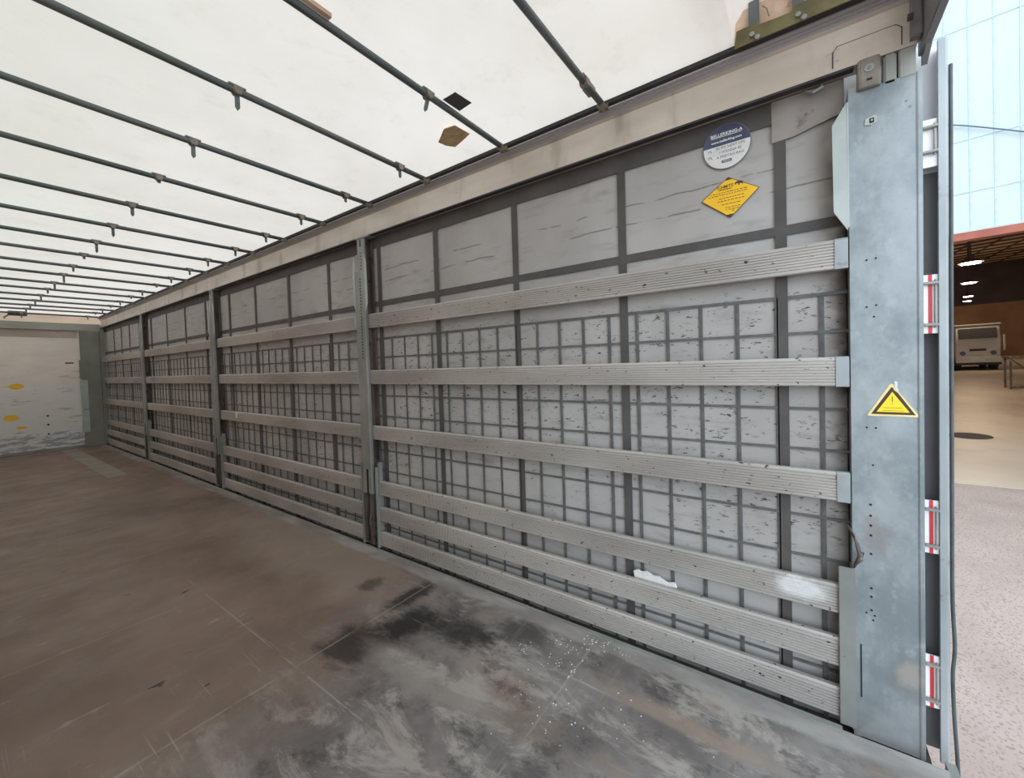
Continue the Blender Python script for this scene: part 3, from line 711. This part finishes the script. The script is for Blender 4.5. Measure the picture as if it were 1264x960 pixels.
# patches on the roof sheet (thin, stuck under the cloth)
z = 2.9505
o = MB().prism([(-.558, 1.712), (-.560, 1.621), (-.452, 1.611), (-.442, 1.709)][::-1], 2.925, 2.928, 'z').build('roof_patch', 'patch'); relocate(o, (-.5, 1.66, z-.01))
tag(o, 'dark grey square patch stuck under the pale roof beside a bow', 'patch')
o = MB().prism([(-.300, 2.03), (-.375, 1.90), (-.362, 1.825), (-.250, 1.815), (-.235, 1.86), (-.200, 1.985), (-.245, 2.02)], 2.927, 2.930, 'z').build('brown_patch', 'ply'); relocate(o, (-.28, 1.92, z-.01))
tag(o, 'frayed brown patch under the pale roof next to the dark square', 'patch')

# ---------------------------------------------------------------- rear roof carriage
rc = thing('roof_carriage', (-.06, .2, 2.90), 'olive roof carriage plate with uprights above the rail at the rear', 'carriage')
pl = MB().prism([(.415, 2.897), (.405, 2.970), (.32, 2.972), (.315, 2.955), (.20, 2.953), (.19, 2.972), (.0, 2.975), (-.14, 2.975), (-.14, 2.899)], -.064, -.058, 'x').build('side_plate', 'olive', rc, .001)
for y in (.345, .325, .18, .16): MB().disc((y, 2.925 if y in (.345, .18) else 2.905), .010, 'x', (-.074, -.064), 10).build('bolt', 'galv_mid', pl)
for y in (.345, .185): MB().box(-.058, -.035, y-.026, y+.014, 2.925, 3.09).build('upright', 'bow', rc, .002)
MB().tube([(-.06, .305, 3.03), (-.064, .290, 3.01), (-.064, .282, 2.975)], .003, 6).build('wire', 'clip', rc)
MB().prism([(.45, 2.93), (.44, 2.99), (.36, 3.10), (-.18, 3.10), (-.18, 2.93)], -.030, -.026, 'x').build('torn_tape', 'peach', rc)
MB().prism([(.40, 2.94), (.40, 2.985), (.26, 2.975), (.25, 2.945)], -.034, -.0305, 'x').build('torn_tape', 'rust_and_shade', rc)

# ---------------------------------------------------------------- scraps
sc = MB().prism([(.965, .352), (.972, .385), (.945, .402), (.925, .392), (.90, .404), (.86, .388), (.83, .392), (.79, .372), (.745, .382), (.737, .355), (.80, .345), (.87, .350)], .033, .042, 'x').build('film_scrap', 'white_scuff', None, .002)
relocate(sc, (.04, .85, .357)); tag(sc, 'crumpled white plastic film tucked behind the second lowest slat', 'scrap')
sc = MB().prism([(6.20, .985), (6.19, 1.015), (6.205, 1.045), (6.14, 1.052), (6.09, 1.040), (6.11, 1.015), (6.13, .98)], -.004, -.0005, 'x').build('paper_scrap', 'white_scuff')
relocate(sc, (-.002, 6.15, 1.0)); tag(sc, 'small scrap of white paper stuck on a slat near the second post', 'scrap')
mb = MB(); rg = random.Random(3)
for cx_, cy_, sp, n in ((-.10, 1.13, .05, 26), (-.10, .98, .03, 10), (-.20, 1.28, .06, 22), (-.36, 1.22, .06, 26), (-.33, 1.46, .05, 14), (-.6, 1.15, .15, 26), (-.4, .8, .2, 14)):
    for _ in range(n):
        x = cx_+rg.gauss(0, sp*.5); y = cy_+rg.gauss(0, sp); s = rg.uniform(.0015, .004)
        if x > -.055: continue
        a = rg.uniform(0, 3); mb.prism([(x+s*math.cos(a+q)*rg.uniform(.6, 1.3), y+s*math.sin(a+q)*rg.uniform(.6, 1.3)) for q in (0, 1.4, 2.9, 4.4)], 0, s*.7, 'z')
cr_ = mb.build('debris_crumbs', 'chip'); relocate(cr_, (-.2, 1.1, 0)); tag(cr_, 'white crumbs of debris scattered on the grey floor near the wall', 'debris', None, 'stuff')

# ---------------------------------------------------------------- yard and hangar (their ground slopes against the trailer)
e1 = Vector((-0.06751704981528635, -0.9975848533669217, 0.016306695469574365))
e2 = Vector((0.996781492217307, -0.06673662820065655, 0.04441710514482027))
e3 = Vector((-0.04322157745014436, 0.01925312414400918, 0.9988799790031916))
G = Vector((1.7, -.7, -1.2))
HM = Matrix(((e1.x, e2.x, e3.x, G.x), (e1.y, e2.y, e3.y, G.y), (e1.z, e2.z, e3.z, G.z), (0, 0, 0, 1)))
def yard(o, loc=(0, 0, 0)):
    if o.type == 'MESH':
        d = Vector(loc)
        for v in o.data.vertices: v.co -= d
    o.matrix_world = HM @ Matrix.Translation(loc); return o
def ything(name, loc, label, cat, group=None):
    o = bpy.data.objects.new(name, None); COL.objects.link(o); o.matrix_world = HM @ Matrix.Translation(loc); return tag(o, label, cat, group)
def ypart(mb, name, mat, parent, loc, bevel=0, smooth=False):
    o = mb.build(name, mat, None, bevel, smooth)
    for v in o.data.vertices: v.co -= Vector(loc)
    o.parent = parent; return o
DF = 6.71; DB = 46.0; HL, HR = -14.0, 30.0
o = struct(yard(MB().box(-35, 35, -28, DF, -.3, 0).build('yard_ground', 'asphalt')))
o = struct(yard(MB().box(HL, HR, DF, DB+.3, -.3, 0.012).build('hangar_floor', 'concrete')))
# facade cladding above the opening
fw = struct(yard(MB().box(HL, HR, DF, DF+.10, 4.53, 11.5).build('wall_facade', 'facade')))
mb = MB(); k = HL
while k < HR:
    mb.box(k-.010, k+.010, DF-.006, DF, 4.53, 11.5); k += .293
ypart(mb, 'vertical_seam', 'facade_seam', fw, (0, 0, 0))
mb = MB()
for h in (5.22, 6.12, 8.0, 9.8): mb.box(HL, HR, DF-.008, DF, h-.009, h+.009)
mb.box(HL, HR, DF-.02, DF, 4.53, 4.56)
ypart(mb, 'horizontal_seam', 'facade_seam', fw, (0, 0, 0))
fs = struct(yard(MB().box(HL, -3, DF, DF+.10, 0, 4.4).box(12, HR, DF, DF+.1, 0, 4.4).build('wall_facade_lower', 'facade')))
lt = yard(MB().prism([(-4, 4.40), (-4, 4.53), (13, 4.53), (13, 4.40)], DF-.04, DF+.22, 'y').build('door_lintel', 'lintel'), (0, DF, 4.4))
tag(lt, 'red painted steel lintel over the hangar doorway', 'lintel')
# vault
mb = MB(); N = 16; cxv = 9; hw = 23
def vault(d): return 5.2+2.6*math.cos((d-cxv)/hw*math.pi/2)
ds_ = [HL+(HR-HL)*i/28 for i in range(29)]
for i in range(28):
    a, b = ds_[i], ds_[i+1]
    mb.prism([(a, vault(a)), (b, vault(b)), (b, vault(b)+.1), (a, vault(a)+.1)], DF+.1, DB, 'y')
hr_ = struct(yard(mb.build('hangar_ceiling', 'hangar_roof')))
mb = MB(); k = DF+1.2
while k < DB:
    for i in range(28):
        a, b = ds_[i], ds_[i+1]
        mb.prism([(a, vault(a)-.07), (b, vault(b)-.07), (b, vault(b)), (a, vault(a))], k, k+.16, 'y')
    k += 1.55
ypart(mb, 'arch_rib', 'purlin', hr_, (0, 0, 0))
mb = MB(); k = HL+.5
while k < HR:
    mb.box(k, k+.12, DF+.1, DB, vault(k)-.05, vault(k)); k += 1.35
ypart(mb, 'purlin', 'purlin', hr_, (0, 0, 0))
hw_ = struct(yard(MB().box(HL, HR, DB, DB+.2, 0, 4.5).build('wall_back', 'hangar_wall')))
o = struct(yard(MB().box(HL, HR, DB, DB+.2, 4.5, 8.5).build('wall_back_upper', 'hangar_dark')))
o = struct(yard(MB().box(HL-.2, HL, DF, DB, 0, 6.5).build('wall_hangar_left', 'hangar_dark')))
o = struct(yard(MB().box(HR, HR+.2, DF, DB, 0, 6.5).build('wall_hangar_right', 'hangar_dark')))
# lamps
LM = [(2.30, 12.89), (3.61, 20.74), (5.59, 32.53), (6.80, 39.9)]
nm = ['nearest and largest of the row', 'second of the row', 'third of the row', 'farthest of the row']
def make_lamp():
    r = ything('hangar_lamp', (0, 0, 0), '', 'lamp', 'lamps hanging in a row inside the hangar')
    mb = MB(); mb.disc((0, 0), .20, 'z', (4.60, 4.64), 24); ypart(mb, 'lamp_glass', 'lamp', r, (0, 0, 0), 0)
    pr = [(.0, 4.85), (.06, 4.85), (.08, 4.75), (.26, 4.645), (.26, 4.63)]
    mb = MB(); o0 = 0
    for q, (rad, zz) in enumerate(pr):
        for j in range(20): mb.v.append((rad*math.cos(j*math.pi/10), rad*math.sin(j*math.pi/10), zz))
    for q in range(len(pr)-1):
        for j in range(20): mb.f.append((q*20+j, q*20+(j+1) % 20, (q+1)*20+(j+1) % 20, (q+1)*20+j))
    ypart(mb, 'reflector', 'purlin', r, (0, 0, 0))
    ypart(MB().tube([(0, 0, 4.85), (0, 0, 7.6)], .02, 6), 'drop_rod', 'purlin', r, (0, 0, 0))
    ld = bpy.data.lights.new('lamp_light', 'POINT'); ld.energy = 260; ld.color = (1, .78, .55); ld.shadow_soft_size = .2
    lo = bpy.data.objects.new('lamp_light', ld); COL.objects.link(lo); lo.parent = r; lo.location = (0, 0, 4.5)
    return r
lamp = make_lamp()
for i, (a, d) in enumerate(LM):
    r = lamp if i == 0 else copy_tree(lamp)
    r.matrix_world = HM @ Matrix.Translation((a, d, 0)); r['label'] = 'bright round hangar lamp, %s' % nm[i]
# parked vehicle
V0 = (5.95, 33.2, 0)
v = ything('parked_lorry', V0, 'boxy white lorry parked at the back of the hangar', 'lorry')
P_ = lambda mb, n, m, bv=0: ypart(mb, n, m, v, V0, bv)
P_(MB().prism([(32.65, .62), (32.55, 1.75), (32.72, 2.70), (32.95, 2.84), (36.5, 2.84), (36.5, .62)], 5.02, 6.92, 'x'), 'body', 'truck_white', .04)
P_(MB().prism([(32.56, 1.98), (32.51, 1.98), (32.66, 2.62), (32.71, 2.62)], 5.16, 6.78, 'x'), 'windscreen', 'glass', .01)
P_(MB().box(5.0, 6.94, 32.40, 32.62, .50, .86), 'bumper', 'truck_white', .03)
P_(MB().box(5.62, 6.32, 32.52, 32.60, 1.22, 1.34), 'grille', 'purlin', .01)
for x in (5.32, 6.62): P_(MB().disc((x, 1.08), .13, 'y', (32.52, 32.62), 20), 'headlamp', 'glass', .01)
P_(MB().box(5.68, 6.26, 32.38, 32.40, .62, .76), 'number_plate', 'film_white')
for x in (5.02, 6.60):
    for yy in (33.3, 35.8): P_(MB().disc((yy, .47), .46, 'x', (x, x+.30), 28), 'wheel', 'black', .03)
P_(MB().box(4.72, 6.98, 32.62, 36.4, .34, .62), 'chassis', 'black', .02)
P_(MB().box(7.02, 7.10, 32.50, 32.60, 1.2, 2.15), 'mirror', 'truck_white', .02)
P_(MB().tube([(6.9, 32.7, 2.1), (7.06, 32.55, 2.1)], .02, 6), 'mirror_arm', 'purlin')
P_(MB().box(4.88, 6.98, 32.7, 33.0, 2.80, 2.88), 'roof_edge', 'truck_white', .02)
# steel trestle
T0 = (5.8, 22.2, 0)
tt = ything('steel_trestle', T0, 'rusty steel trestle frame standing on the hangar floor at the right edge', 'trestle')
Q_ = lambda mb, n: ypart(mb, n, 'rust_and_shade', tt, T0)
Q_(MB().box(4.95, 7.6, 22.0, 22.9, 1.33, 1.40), 'top_frame')
for x in (5.02, 7.5):
    for yy in (22.05, 22.8): Q_(MB().box(x-.03, x+.03, yy-.03, yy+.03, .012, 1.33), 'leg')
Q_(MB().tube([(5.02, 22.05, 1.3), (6.2, 22.05, .1)], .025, 6), 'brace')
Q_(MB().box(5.02, 7.5, 22.02, 22.08, .06, .12), 'lower_rail')
# cable in front of the facade
pts = [(.2, 6.35), (.93, 6.46), (1.15, 6.36), (1.36, 6.25), (1.6, 6.12), (1.85, 5.98), (2.6, 5.8), (6, 6.4)]
cb = yard(MB().tube([(a, DF-.06, h) for a, h in pts], .011, 6).build('cable', 'cable', None, 0, True), (1.4, DF-.06, 6.2)); tag(cb, 'thin cable sagging across the pale blue hangar cladding', 'cable')
stn = yard(MB().disc((1.95, 11.25), .42, 'z', (.012, .016), 28, 1.0).build('drain_cover', 'stain'), (1.95, 11.25, .012)); tag(stn, 'round dark drain cover in the hangar floor', 'drain cover')
